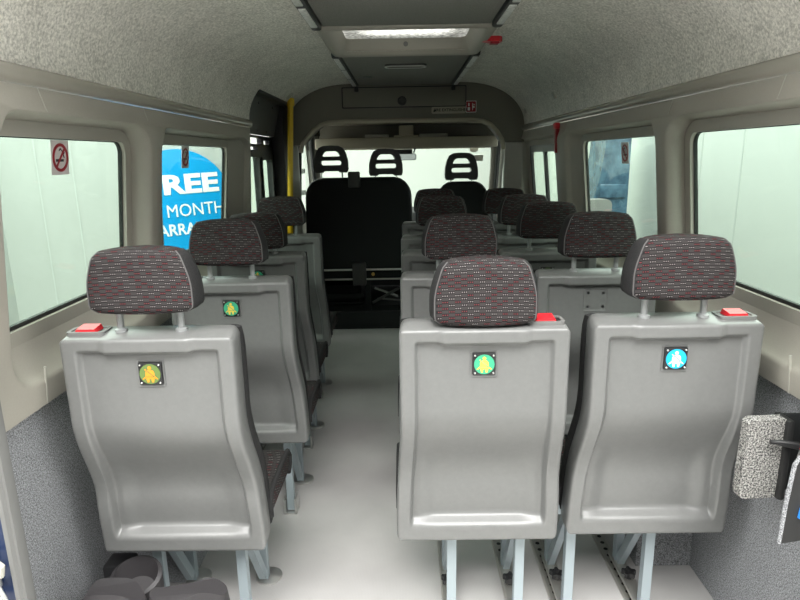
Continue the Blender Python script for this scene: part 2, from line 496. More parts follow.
b = nb(); prism(b, [(-.045, -.03), (.03, -.03), (.045, -.01), (.04, .035), (.0, .04), (-.05, .0)], lambda a, q: (a, q, .002), lambda a, q: (a, q, -.02)); link('housing', b, 'red', e)
b = nb(); box(b, -.01, .03, -.02, .025, -.03, -.018, .004); link('grip', b, 'dark_red', e)

def on_roof(x, y, name, label, sx=.028, sy=.03):
    z = cprof(x); d = .02; sl = atan2(cprof(x+d)-cprof(x-d), 2*d)
    b = nb(); box(b, -sx, sx, -sy, sy, -.008, .003, .003)
    bmesh.ops.transform(b, matrix=Matrix.Rotation(-sl, 4, 'Y'), verts=b.verts)
    o = link(name, b, 'trim_pale'); o.location = (x, y, z)
    return tag(o, label, 'plate', 'roof lining plates')
on_roof(-.80, 4.35, 'roof_lining_plate', 'small pale square plate on the lining beside the yellow pole')
on_roof(.873, 3.72, 'roof_lining_plate', 'small pale clip plate on the right lining above the red hammer', .02, .018)
on_roof(.885, 4.62, 'roof_lining_plate', 'small pale clip plate low on the right lining beside the front locker', .018, .022)

# ------------------------------------------------------------ front locker (over-cab bulkhead)
loc = empty('overhead_locker', (0, 4.75, 1.7)); tag(loc, 'dark grey moulded locker spanning the roof above the cab opening', 'locker')
ol = []
for x in [-.97, -.90, -.845, -.80]: pass
top_l = [(-x, cprof(x)+.006) for x in (.905, .89, .86, .82, .76, .70, .62, .50)]
top_r = [(x, cprof(x)+.006) for x in (.50, .62, .70, .76, .82, .86, .89, .905)]
arch = [(.905, 1.525), (.765, 1.525), (.735, 1.545), (.70, 1.60), (.65, 1.655), (.59, 1.682), (.50, 1.69), (-.46, 1.695), (-.58, 1.69), (-.645, 1.672), (-.70, 1.635), (-.755, 1.575), (-.79, 1.535), (-.82, 1.525), (-.905, 1.525)]
def d3(p, y): return (p[0], y, p[1]-1.7)
b = nb()
poly = top_l+top_r+arch
polyv = [Vector((x, z, 0)) for x, z in poly]
va = [b.verts.new(d3(p, 0)) for p in poly]; vb = [b.verts.new(d3(p, .22)) for p in poly]
for t in tessellate_polygon([polyv]):
    b.faces.new([va[i] for i in t]); b.faces.new([vb[i] for i in t])
for i in range(len(poly)):
    j = (i+1) % len(poly); b.faces.new((va[i], va[j], vb[j], vb[i]))
link('body', b, 'bulkhead', loc)
b = nb(); box(b, -.47, .455, -.006, .01, 1.795-1.7, 1.935-1.7, .004); dr = link('compartment_door', b, 'bulkhead', loc)
b = nb(); o = rrect(-.476, .461, .089, .241, .006, 2); i = rrect(-.469, .454, .096, .234, .006, 2)
L = [[(x, -.0005, z) for x, z in o], [(x, -.008, z) for x, z in o], [(x, -.008, z) for x, z in i], [(x, -.0005, z) for x, z in i]]; loft(b, L+[L[0]], True, False)
link('door_seal', b, 'black_rubber', dr)
b = nb(); lathe(b, [(.034, -.004), (.034, -.012), (.026, -.016), (.02, -.012)], 24, (-.023, 0, .137), 'y'); link('lock', b, 'black_plastic', dr)
for x in (-.365, .362):
    b = nb(); box(b, x-.016, x+.016, -.02, .0, .205, .245, .006); link('latch', b, 'black_plastic', loc)
# beige edging of the arch
b = nb()
pa = [Vector(d3(p, -.004)) for p in [(.75, 1.47), (.745, 1.50)]+arch[2:-2]+[(-.80, 1.50), (-.805, 1.47)]]
tube(b, pa, .017, 8); link('arch_edging', b, 'beige', loc)

e = empty('fire_extinguisher_label', (.327, 4.742, 1.765)); tag(e, 'long cream fire extinguisher label on the dark overhead locker', 'label')
b = nb(); prism(b, rrect(-.128, .128, -.025, .025, .012), lambda a, q: (a, .006, q), lambda a, q: (a, 0, q)); link('plate', b, 'beige', e)
b = text_bm('FIRE EXTINGUISHER', .029, .0006); bmesh.ops.transform(b, matrix=Matrix.Translation((.018, -.002, 0)) @ Matrix.Rotation(pi/2, 4, 'X'), verts=b.verts); link('lettering', b, 'black_plastic', e, recalc=False)
b = nb(); prism(b, [(-.116, -.012), (-.10, -.012), (-.09, .014), (-.098, .006), (-.106, -.002), (-.112, .004)], lambda a, q: (a, -.001, q), lambda a, q: (a, -.003, q)); link('flame_mark', b, 'black_plastic', e)
e = empty('fire_sign', (.497, 4.742, 1.787)); tag(e, 'small square red fire sign with white marks on the overhead locker', 'sign')
b = nb(); prism(b, rrect(-.04, .04, -.042, .042, .006), lambda a, q: (a, .006, q), lambda a, q: (a, 0, q)); link('plate', b, 'white', e)
b = nb(); prism(b, rrect(-.036, .036, -.038, .038, .005), lambda a, q: (a, 0, q), lambda a, q: (a, -.001, q)); link('red_panel', b, 'dark_red', e)
b = nb(); box(b, -.026, -.008, -.002, 0, -.028, -.004); box(b, -.022, -.012, -.002, 0, .004, .026); box(b, .008, .014, -.002, 0, -.026, .024); box(b, .014, .026, -.002, 0, -.01, .004); box(b, .018, .026, -.002, 0, .01, .018)
link('pictogram', b, 'white', e)

# ------------------------------------------------------------ sliding-door bay on the left
bm = nb()
YA, YB = 3.58, 4.74
b = bm
box(b, -.99, -.96, YA, YA+.03, 0, 1.85)                     # rear jamb
box(b, -1.0, -.89, 4.52, 4.74, 0, 1.86, .01)                # front jamb pillar
box(b, -1.0, -.835, YA+.02, 4.74, 1.80, 1.84, .008)          # top track cover
struct(link('trim_5', b, 'black_plastic'), 'black surround of the sliding side door')
e = empty('upper_door_panel', (-.93, 4.1, 1.7)); tag(e, 'dark panel filling the space above the sliding door window', 'panel')
b = nb(); prism(b, [(-.48, -.115), (.44, -.115), (.44, .105), (-.46, .105)], lambda a, q: (.0 + q*.25, a, q), lambda a, q: (-.03+q*.25, a, q)); link('board', b, 'dark_plastic', e)
b = nb()
for a, q in ((-.40, -.09), (-.12, -.09), (.16, -.09), (-.2, .07), (.2, .07)): disc(b, .009, -.003, .003, (0, 0), 10); bmesh.ops.transform(b, matrix=Matrix.Translation((q*.25+.001, a, q)) @ Matrix.Rotation(pi/2, 4, 'Z'), verts=b.verts[-20:])
link('rivet', b, 'black_plastic', e)
b = nb(); tube(b, [(.05, -.5, .135), (.05, .44, .135)], .012, 8); link('track_rail', b, 'bright_steel', e)
# the door itself
d = nb(); x = -.975
out = [(YA+.03, .0), (4.54, .0), (4.54, 1.58), (YA+.03, 1.58)]
h1 = rrect(3.66, 4.03, .98, 1.452, .03); h2 = rrect(4.12, 4.43, .98, 1.43, .05)
h3 = rrect(3.70, 4.13, 1.535, 1.565, .01); h4 = rrect(4.22, 4.40, 1.53, 1.555, .012)
h3 = rrect(3.68, 4.17, 1.525, 1.566, .008, 3); h4 = rrect(4.24, 4.42, 1.525, 1.552, .012, 3); h5 = rrect(3.66, 4.05, 1.488, 1.508, .006, 3)
for xx in (x, x-.03):
    plate_holes(d, out, [h1, h2, h3, h4, h5], lambda a, q, xx=xx: (xx, a, q))
for L in (h1, h2, h3, h4, h5):
    n = len(L); A = [d.verts.new((x, *p)) for p in L]; B = [d.verts.new((x-.03, *p)) for p in L]
    for i in range(n): d.faces.new((A[i], A[(i+1) % n], B[(i+1) % n], B[i]))
bmesh.ops.remove_doubles(d, verts=d.verts, dist=1e-5)
do = struct(link('door_1', d, 'black_plastic'), 'black sliding side door with a twin-pane window')
for L in (h1, h2): g = nb(); prism(g, L, lambda a, q: (x-.012, a, q), lambda a, q: (x-.017, a, q)); link('glass_pane', g, 'glass', do)
b = nb()
for L, gx in ((h1, .03), (h2, .03)):
    ya, yb = min(p[0] for p in L), max(p[0] for p in L); za, zb = min(p[1] for p in L), max(p[1] for p in L)
    o = rrect(ya-.012, yb+.012, za-.012, zb+.012, .04); i = rrect(ya+.008, yb-.008, za+.008, zb-.008, .03)
    Q = [[(x+.0, *p) for p in o], [(x+.012, *p) for p in o], [(x+.012, *p) for p in i], [(x+.0, *p) for p in i]]; loft(b, Q+[Q[0]], True, False)
link('window_frame', b, 'dark_plastic', do)

# grab pole
e = empty('grab_pole', (-.925, 4.46, 0)); tag(e, 'yellow vertical grab pole beside the sliding door', 'grab pole')
b = nb(); tube(b, [(0, 0, .012), (.055, 0, .9), (.112, 0, 1.845)], .021, 14); link('pole', b, 'yellow', e)
b = nb(); lathe(b, [(.04, 0), (.04, .012), (.025, .02)], 18); link('floor_flange', b, 'dark_plastic', e)
b = nb(); lathe(b, [(.026, 1.79), (.03, 1.80), (.03, 1.835), (.026, 1.845)], 18, (.110, 0, 0)); link('top_socket', b, 'yellow', e)

# hammer
e = empty('emergency_hammer', (.881, 3.635, 1.52)); tag(e, 'red emergency window hammer clipped on the right window pillar', 'hammer')
b = nb(); loft(b, [[(x, y*k, z) for x, y in ((.007, -.016), (-.014, -.016), (-.014, .016), (.007, .016))] for z, k in ((-.085, .55), (-.04, .8), (.03, .9), (.05, 1.15))]); link('handle', b, 'dark_red', e)
b = nb(); box(b, -.022, .007, -.024, .024, .05, .085, .005); link('head', b, 'red', e)

# no-smoking stickers
def sticker(s, yc, zc, label):
    e = empty('no_smoking_sticker', (s*(XG-.0045+tumble(zc)), yc, zc)); e.rotation_euler = (0, -s*atan(.105), 0); tag(e, label, 'sticker', 'no smoking stickers')
    f = lambda x: -s*x
    b = nb(); prism(b, rrect(-.043, .043, -.046, .046, .004), lambda a, q: (0, a, q), lambda a, q: (f(.0015), a, q)); link('backing', b, 'sticker_base', e)
    b = nb(); lathe(b, [(.030, f(.0015)), (.030, f(.003)), (.038, f(.003)), (.038, f(.0015)), (.030, f(.0015))], 36, (0, 0, 0), 'x')
    bm2 = nb(); box(bm2, min(f(.0022), f(.0034)), max(f(.0022), f(.0034)), -.032, .032, -.003, .003)
    bmesh.ops.rotate(bm2, verts=bm2.verts, cent=(0, 0, 0), matrix=Matrix.Rotation(radians(50 if s < 0 else 50), 3, 'X'))
    me = bpy.data.meshes.new('q'); bm2.to_mesh(me); bm2.free(); b.from_mesh(me); bpy.data.meshes.remove(me)
    # no cap faces inside the ring
    for fc in [fc for fc in b.faces if len(fc.verts) > 20]: b.faces.remove(fc)
    link('prohibition_ring', b, 'dark_red', e)
    b = nb(); box(b, min(f(.0015), f(.002)), max(f(.0015), f(.002)), -.022, .016, -.011, -.004); link('cigarette', b, 'black_plastic', e)
    b = nb(); tube(b, [(f(.002), .018, .0), (f(.002), .014, .008), (f(.002), .02, .014), (f(.002), .008, .018), (f(.002), .0, .024), (f(.002), -.006, .018)], .0014, 5); link('smoke', b, 'black_plastic', e)
sticker(-1, 1.68, 1.443, 'no smoking sticker on the rear left window')
sticker(-1, 2.65, 1.443, 'no smoking sticker on the left window over the blue round sign')
sticker(1, 2.745, 1.428, 'no smoking sticker on the second right window')

# ------------------------------------------------------------ cab
bm = nb()
box(bm, -1.0, 1.0, 4.96, 7.0, -.25, -.05)
struct(link('floor_cab', bm, 'cab_black'), 'dark cab floor')
bm = nb(); box(bm, -.97, .97, 4.955, 5.02, -.25, .14, .006); box(bm, .02, .20, 4.948, 4.958, .06, .10, .004)
box(bm, -.97, .97, 4.94, 4.958, .0, .012)
struct(link('trim_6', bm, 'cab_black'), 'black step riser between saloon floor and cab')
# cab roof and upper shelf
bm = nb(); box(bm, -1.0, 1.0, 4.975, 6.25, 1.72, 1.78); box(bm, -1.0, 1.0, 4.975, 5.0, 1.75, 2.14); box(bm, -1.0, 1.0, 6.2, 6.25, 1.5, 1.74)
struct(link('ceiling_cab', bm, 'beige'), 'beige cab roof')
e = empty('overhead_shelf', (0, 5.5, 1.5)); tag(e, 'beige overhead storage shelf above the windscreen', 'shelf')
b = nb(); box(b, -.78, .80, 0, .7, .01, .03, .005); box(b, -.80, .82, -.02, .02, .0, .095, .015); link('tray', b, 'beige', e)
b = nb(); box(b, -.80, .82, .35, .38, .03, .22); link('back_wall', b, 'bulkhead', e)
b = nb(); box(b, -.055, .075, .06, .22, .09, .20, .01); box(b, -.10, .12, .04, .22, .09, .115, .008); link('console_block', b, 'beige', e)
for i, (x0, x1, lb) in enumerate(((-.36, -.15, 'flat cream folder lying on the overhead shelf left of its block'), (.13, .38, 'flat cream folder lying on the overhead shelf right of its block'))):
    b = nb(); box(b, x0, x1, 5.56, 5.76, 1.596, 1.625, .004)
    bmesh.ops.translate(b, verts=b.verts, vec=(0, 0, 0))
    tag(link('folder', b, 'trim_pale'), lb, 'folder', 'folders on the cab shelf')
b = nb()
for o in [b]: box(o, -.76, .78, 5.54, 5.80, 1.536, 1.5955)
tag(link('shelf_liner', b, 'bulkhead'), 'dark liner filling the tray of the overhead shelf', 'liner')
# mirror with camera unit
e = empty('rear_view_mirror', (-.01, 5.62, 1.5)); tag(e, 'interior rear view mirror with black bracket below the cab shelf', 'mirror')
b = nb(); box(b, -.115, .075, -.02, .03, -.045, -.008, .006); tube(b, [(-.15, 0, .0), (-.10, 0, -.03)], .007, 6); tube(b, [(.10, 0, .0), (.085, 0, -.04)], .007, 6); box(b, -.03, .0, -.01, .02, -.10, -.03, .004); link('bracket', b, 'black_plastic', e)
b = nb(); prism(b, rrect(-.06, .11, -.105, -.045, .02), lambda a, q: (a, -.012, q), lambda a, q: (a, .012, q)); link('mirror_housing', b, 'dark_plastic', e)
b = nb(); prism(b, rrect(-.054, .104, -.10, -.05, .016), lambda a, q: (a, -.0135, q), lambda a, q: (a, -.0125, q)); link('mirror_glass', b, 'mirror', e)
# windscreen: frame + glass, sloped
def ws(z): return 6.75 - (z-.75)*.62
bm = nb()
pts_o = [(-.99, .70), (.99, .70), (.96, 1.75), (-.96, 1.75)]; 
hole = rrect(-.92, .92, .78, 1.66, .08)
for off in (0, .04): plate_holes(bm, pts_o, [hole], lambda a, q, off=off: (a*(1-.05*(q-.7)), ws(q)+off, q))
w = struct(link('window_6', bm, 'black_plastic'), 'windscreen of the minibus')
g = nb(); prism(g, hole, lambda a, q: (a*(1-.05*(q-.7)), ws(q)+.015, q), lambda a, q: (a*(1-.05*(q-.7)), ws(q)+.021, q)); link('glass_pane', g, 'glass_clear', w)
b = nb(); disc(b, .045, -.001, .001, (.70, 1.49)); bmesh.ops.scale(b, vec=(1.0, 1, .7), space=Matrix.Translation((0, 0, -1.49)), verts=b.verts); bmesh.ops.translate(b, vec=(0, ws(1.49)-.004, 0), verts=b.verts)
tag(link('windscreen_sticker', b, 'trim_pale'), 'small oval sticker high on the windscreen at its right end', 'sticker')
b = nb(); box(b, .70, .80, ws(1.40)-.006, ws(1.40)-.003, 1.37, 1.44); bmesh.ops.rotate(b, verts=b.verts, cent=(.75, ws(1.40), 1.405), matrix=Matrix.Rotation(atan(.62), 3, 'X'))
tag(link('tax_disc_holder', b, 'trim_pale'), 'pale square document holder under the oval windscreen sticker', 'holder')
# dashboard
bm = nb(); loft(bm, [[(x, y, z) for y, z in ((5.95, .3), (5.95, .8), (6.05, .88), (6.3, .92), (6.75, .82), (6.9, .3))] for x in (-.90, .90)])
tag(link('dashboard', bm, 'cab_black', sharp=20), 'black dashboard below the windscreen', 'dashboard')
bm = nb(); box(bm, -1.0, 1.0, 6.95, 7.0, -.25, .75)
struct(link('wall_front', bm, 'cab_black'))
# cab sides with front-door windows
for s, nm, wi in ((-1, 'left', 7), (1, 'right', 8)):
    bm = nb()
    out = [(4.97, -.2), (6.95, -.2), (6.80, .85), (6.20, 1.76), (4.97, 1.76)]
    win = [(5.34, .93), (6.50, .90), (6.42, 1.02), (6.02, 1.56), (5.95, 1.62), (5.34, 1.63)]
    for dx in (0, .05): plate_holes(bm, out, [win], lambda a, q, dx=dx: (s*(.96+dx - .06*(q-.9)*(q > .9)), a, q))
    o = struct(link('wall_cab_'+nm, bm, 'trim'), 'side of the cab with the front door window')
    b = nb(); f3 = lambda q: .952 - .06*max(0, q-.9)
    tube(b, [(s*f3(q), a, q) for a, q in win+win[:1]], .022, 8); link('window_seal', b, 'black_rubber', o)
    g = nb(); prism(g, win, lambda a, q: (s*(f3(q)+.02), a, q), lambda a, q: (s*(f3(q)+.025), a, q)); link('glass_pane', g, 'glass_clear', o)
    # A pillar trim
    b = nb(); tube(b, [(s*.93, 6.62, .86), (s*.915, 6.30, 1.30), (s*.88, 6.02, 1.66)], .045, 10); struct(link('trim_%d' % (7 if s < 0 else 8), b, 'bulkhead'))
    # B pillar trim
    b = nb(); prism(b, [(.905, 4.80), (.80 if s > 0 else .875, 4.97), (.80 if s > 0 else .875, 5.05), (.96, 5.30), (1.0, 5.30), (1.0, 4.80)], lambda a, y: (s*a, y, -.05), lambda a, y: (s*a, y, 1.535 if y > 4.972 else 1.52)); struct(link('trim_%d' % (9 if s < 0 else 10), b, 'trim'), 'pillar trim behind the front door')
    # door mirror
    m = empty('door_mirror', (s*1.16, 6.1, 1.02)); tag(m, 'black %s-hand door mirror outside the cab window' % nm, 'mirror', 'door mirrors')
    b = nb(); box(b, -.10, .10, -.05, .06, 0, .36, .04, 3); link('housing', b, 'black_plastic', m)
    b = nb(); prism(b, rrect(-.085, .085, .03, .33, .03), lambda a, q: (a, -.053, q), lambda a, q: (a, -.051, q)); link('mirror_glass', b, 'mirror', m)
    b = nb(); box(b, min(0, -s*.16), max(0, -s*.16), -.02, .03, .05, .10, .01); link('arm', b, 'black_plastic', m); b = nb(); box(b, min(0, -s*.16), max(0, -s*.16), -.02, .03, .26, .31, .01); link('arm', b, 'black_plastic', m)

# cab seats
def cab_headrest(parent, x, z, y=0, w=.145, h=.225):
    b = nb()
    ow = [(-w, .03), (-w*.96, .01), (-w*.9, 0), (-w*.5, .0), (-w*.42, .012), (w*.42, .012), (w*.5, 0), (w*.9, 0), (w*.96, .01), (w, .03), (w*.98, .10), (w*.86, .165), (w*.70, .205), (w*.45, .222), (0, .226), (-w*.45, .222), (-w*.70, .205), (-w*.86, .165), (-w*.98, .10)]
    s1 = rrect(-w*.60, w*.60, .062, .100, .016, 4)
    s2 = [(-w*.50, .135), (w*.50, .135), (w*.52, .142), (w*.42, .165), (w*.30, .178), (-w*.30, .178), (-w*.42, .165), (-w*.52, .142)]
    for yy in (-.035, .035): plate_holes(b, ow, [s1, s2], lambda a, q, yy=yy: (x+a, y+yy*(1-.3*q), z+q))
    for L in (ow, s1, s2):
        A = [b.verts.new((x+a, y-.035*(1-.3*q), z+q)) for a, q in L]; B = [b.verts.new((x+a, y+.035*(1-.3*q), z+q)) for a, q in L]
        for i in range(len(L)): j = (i+1) % len(L); b.faces.new((A[i], A[j], B[j], B[i]))
    bmesh.ops.remove_doubles(b, verts=b.verts, dist=1e-5)
    h_ = link('headrest', b, 'dark_plastic', parent)
    for sx in (-.09, .09):
        q = nb(); tube(q, [(x+sx, y, z-.06), (x+sx, y, z+.02)], .007, 8); link('headrest_post', q, 'bright_steel', h_)
def back_shape(b, x0, x1, z0, z1, y0, y1, r, taper=.06):
    rings = []
    for k, (yy, ins) in enumerate(((y0, .035), (y0+.02, .008), ((y0+y1)/2, 0), (y1-.03, .01), (y1, .05))):
        P_ = rrect(x0+ins, x1-ins, z0, z1-ins, r, 7)
        rings.append([(p + (taper*(.5*(x0+x1)-p)*max(0, (q-z0)/(z1-z0)-.2)), yy, q) for p, q in P_])
    loft(b, rings)
e = empty('bench_seat', (-.39, 5.2, 0)); tag(e, 'black double front passenger bench with two slotted headrests', 'bench seat')
b = nb(); back_shape(b, -.50, .455, .38, 1.262, 0, .15, .16); link('backrest', b, 'cab_black', e, sharp=60)
b = nb(); box(b, -.48, .44, .12, .62, .36, .50, .05, 3); link('seat', b, 'cab_black', e)
cab_headrest(e, -.245, 1.305, .06); cab_headrest(e, .22, 1.272, .06)
b = nb(); box(b, -.10, .0, -.045, .02, 1.18, 1.312, .012); link('upper_belt_box', b, 'dark_plastic', e)
b = nb(); box(b, -.09, .03, -.06, .01, .335, .535, .012); link('lower_belt_box', b, 'dark_plastic', e)
for (p, q, r, m) in (((-.46, -.02, .47), (.42, -.02, .47), .009, 'bright_steel'), ((-.46, -.02, .385), (.42, -.02, .385), .008, 'alu')):
    b = nb(); tube(b, [p, q], r, 8); link('cross_rod', b, m, e)
b = nb()
bar(b, (.04, .0, .0), (.04, .0, .5), .05, .03); bar(b, (.44, 0, .0), (.44, .0, .5), .05, .03); bar(b, (-.48, 0, 0), (-.48, 0, .5), .05, .03)
box(b, -.46, .0, .0, .03, .215, .245); box(b, -.46, .0, .03, .06, .15, .16); box(b, -.46, .44, .05, .5, -.0, .13); box(b, -.40, -.05, .12, .4, .13, .30)
link('seat_frame', b, 'cab_black', e)
b = nb(); bar(b, (.08, -.01, .17), (.42, -.01, .36), .03, .02); link('strut', b, 'dark_plastic', e)
b = nb(); bar(b, (.10, .01, .30), (.30, .01, .22), .05, .012); bar(b, (.12, .03, .2), (.42, .03, .17), .03, .012); link('bracket', b, 'rubber', e)
b = nb(); lathe(b, [(.016, -.03), (.012, -.02), (.012, .0)], 8, (.09, 0, .43), 'y'); link('bolt', b, 'gold', e)
e = empty('driver_seat', (.475, 5.15, 0)); tag(e, 'black driver seat with one slotted headrest at the front right', 'seat')
b = nb(); back_shape(b, -.235, .255, .38, 1.215, 0, .15, .14, .16); link('backrest', b, 'cab_black', e, sharp=60)
b = nb(); box(b, -.25, .25, .12, .62, .34, .50, .05, 3); link('seat', b, 'cab_black', e)
b = nb(); box(b, -.22, .22, .10, .58, -.05, .35, .01); link('pedestal', b, 'cab_black', e)
cab_headrest(e, -.005, 1.228, .06, .140)
# steering wheel (behind the driver's seat back)
e = empty('steering_wheel', (.475, 5.85, .95)); tag(e, 'black steering wheel in front of the driver seat', 'steering wheel')
b = nb(); n = 32; mt = Matrix.Rotation(radians(55), 4, 'X')
tube(b, [mt @ Vector((.2*cos(2*pi*k/n), .2*sin(2*pi*k/n), 0)) for k in range(n+1)], .015, 8); link('rim', b, 'black_plastic', e)
b = nb(); bar(b, (-.19, 0, 0), (.19, 0, 0), .04, .02); lathe(b, [(.06, -.02), (.06, .02)], 16); link('spokes', b, 'black_plastic', e)

# ------------------------------------------------------------ passenger seats
ZT, ZB = 1.015, .355
DEP = .075
def P(z):
    return .080*(1-sm(.53, .80, z)) + .014*(1-sm(ZB, .54, z))
def W(z): return .2125 + .0165*sm(.80, .40, z) if z < .8 else .2125
def lin(a, b, n): return [a + (b-a)*i/n for i in range(n)]
def shell_mesh():
    bm = nb()
    ts = lin(-1, -.94, 6) + lin(-.94, -.70, 18) + lin(-.70, .70, 34) + lin(.70, .94, 18) + lin(.94, 1, 6) + [1]
    zs = lin(ZB, ZB+.025, 5) + lin(ZB+.025, ZB+.11, 12) + lin(ZB+.11, .54, 6) + lin(.54, .81, 20) + lin(.81, .94, 6) + lin(.94, .998, 16) + lin(.998, ZT, 8) + [ZT]
    rb, rt = .030, .022
    def hw(z):
        w = W(z)
        if z < ZB+rb: w -= rb*(1-sqrt(max(0, 1-((ZB+rb-z)/rb)**2)))
        if z > ZT-rt: w -= rt*(1-sqrt(max(0, 1-((z-ZT+rt)/rt)**2)))
        return w
    def depth(x, z):
        w = W(z)
        y = P(z)
        # recessed panel
        side = sm(w-.036, w-.048, abs(x))
        topz = .982 - .006*sm(.116, .106, abs(x))
        up = sm(topz+.003, topz-.009, z)
        low = sm(ZB+.048, ZB+.078, z)
        deep = .015 + .012*(1-sm(.60, .79, z))
        R = side*up*low
        y += deep*R
        # soft inner ribs
        y -= .006*R*sm(w-.075, w-.095, abs(x))*0
        y += .010*R*sm(w-.06, w-.11, abs(x))*(1-sm(.54, .72, z))
        # raised block between the posts
        y -= .006*sm(.112, .104, abs(x))*sm(topz-.002, topz+.006, z)
        # rounded perimeter
        r = .011
        for d in (w-abs(x), z-ZB, ZT-z):
            if d < r: y += r*(1-sqrt(max(0, 1-((r-d)/r)**2)))
        return y
    g = []
    for z in zs:
        h = hw(z)
        g.append([bm.verts.new((t*h, depth(t*h, z), z)) for t in ts])
    for a, b in zip(g, g[1:]):
        for i in range(len(ts)-1): bm.faces.new((a[i], a[i+1], b[i+1], b[i]))
    rim = g[0][:] + [r[-1] for r in g[1:]] + g[-1][-2::-1] + [r[0] for r in g[-2:0:-1]]
    def off(v, dy, k, dz): 
        top = sm(ZT-.05, ZT, v.co.z)
        return (v.co.x*k, P(v.co.z)+dy, v.co.z + dz*top)
    prev = rim
    for dy, k, dz in ((.035, 1.0, .006), (DEP, .985, .010), (DEP+.012, .955, .006)):
        cur = [bm.verts.new(off(v, dy, k, dz)) for v in rim]
        n = len(rim)
        for i in range(n):
            j = (i+1) % n; bm.faces.new((prev[i], prev[j], cur[j], cur[i]))
        prev = cur
    bm.faces.new(prev)
    return bm

def uph_mesh():
    bm = nb(); rings = []
    zs = [ZB+.03+ (ZT+.0-ZB-.03)*i/20 for i in range(21)]
    for z in zs:
        k = sm(ZT+.012, ZT-.05, z)*.5+.5
        w = (W(z)-.004)
        y0 = P(z)+DEP+.002; th = .065*k + .0
        r = [(-w*.96, y0), (-w, y0+.02), (-w*.99, y0+th*.8), (-w*.9, y0+th*1.15), (-w*.78, y0+th), (0, y0+th*.75), (w*.78, y0+th), (w*.9, y0+th*1.15), (w*.99, y0+th*.8), (w, y0+.02), (w*.96, y0)]
        rings.append([(x, y, z) for x, y in r])
    loft(bm, rings); return bm

def sec(w, d, bulge, rc=.022, nb_=8):
    """section of the headrest: back edge bulged, index 0..nb_ is the back face (towards -y)"""
    pts = []
    for i in range(nb_+1):
        x = -w + rc*.6 + (2*w-rc*1.2)*i/nb_
        pts.append((x, -d - bulge*(1-(x/w)**2)))
    for i in range(1, 5):
        t = -pi/2 + pi/2*i/5; pts.append((w-rc*.6+rc*.6*cos(t), -d+rc*.6+rc*.6*sin(t)))
    pts += [(w+.006, 0), (w-.002, d*.7)]
    for i in range(1, 4):
        t = pi/2*i/4; pts.append((w-.03+.025*cos(t), d-.02+.02*sin(t)))
    m = [(-x, y) for x, y in pts[nb_+1:]][::-1]
    front = [(w*.6, d+.004), (0, d+.006), (-w*.6, d+.004)]
    return pts + front + m

def headrest_mesh(z0, z1):
    rings = []; n = 14
    for k in range(n+1):
        t = k/n; z = z0 + (z1-z0)*t
        w = .129 - .018*sm(.35, 1, t)
        d = .050 - .014*t
        e = 1.0
        if t < .12: e = sqrt(max(0.0, 1-((.12-t)/.12)**2))*.14+.86
        if t > .82: e = sqrt(max(0.0, 1-((t-.82)/.18)**2))*.28+.72
        ec = e if t < .5 else 1-(1-e)*.45
        arc = .010
        r = sec(w*ec, d*e, .010)
        tilt = (t-.4)*.012
        rings.append([(x, y-tilt, z - arc*(x/w)**2*(sm(.6, 1, t)) - .004*(1-(x/w)**2)*(t < .2)) for x, y in r])
    bm = nb(); vs = loft(bm, rings)
    bm.faces.ensure_lookup_table()
    n = len(rings[0])
    for f in bm.faces:
        c = f.calc_center_median()
        f.material_index = 0
    # side gussets in plain black
    for a, b in zip(vs, vs[1:]):
        for i in list(range(10, 17)) + list(range(n-8, n-1)):
            fs = [f for f in a[i].link_faces if a[(i+1) % n] in f.verts and b[i] in f.verts]
            for f in fs: f.material_index = 1
    lines = []
    for i in (10, n-2):
        lines.append([r[i] for r in rings[0:n]])
    return bm, lines

def copy_tree(o, parent=None):
    c = o.copy(); COL.objects.link(c)
    if parent: c.parent = parent
    for ch in kids.get(o, []): 
        copy_tree(ch, c)
    return c

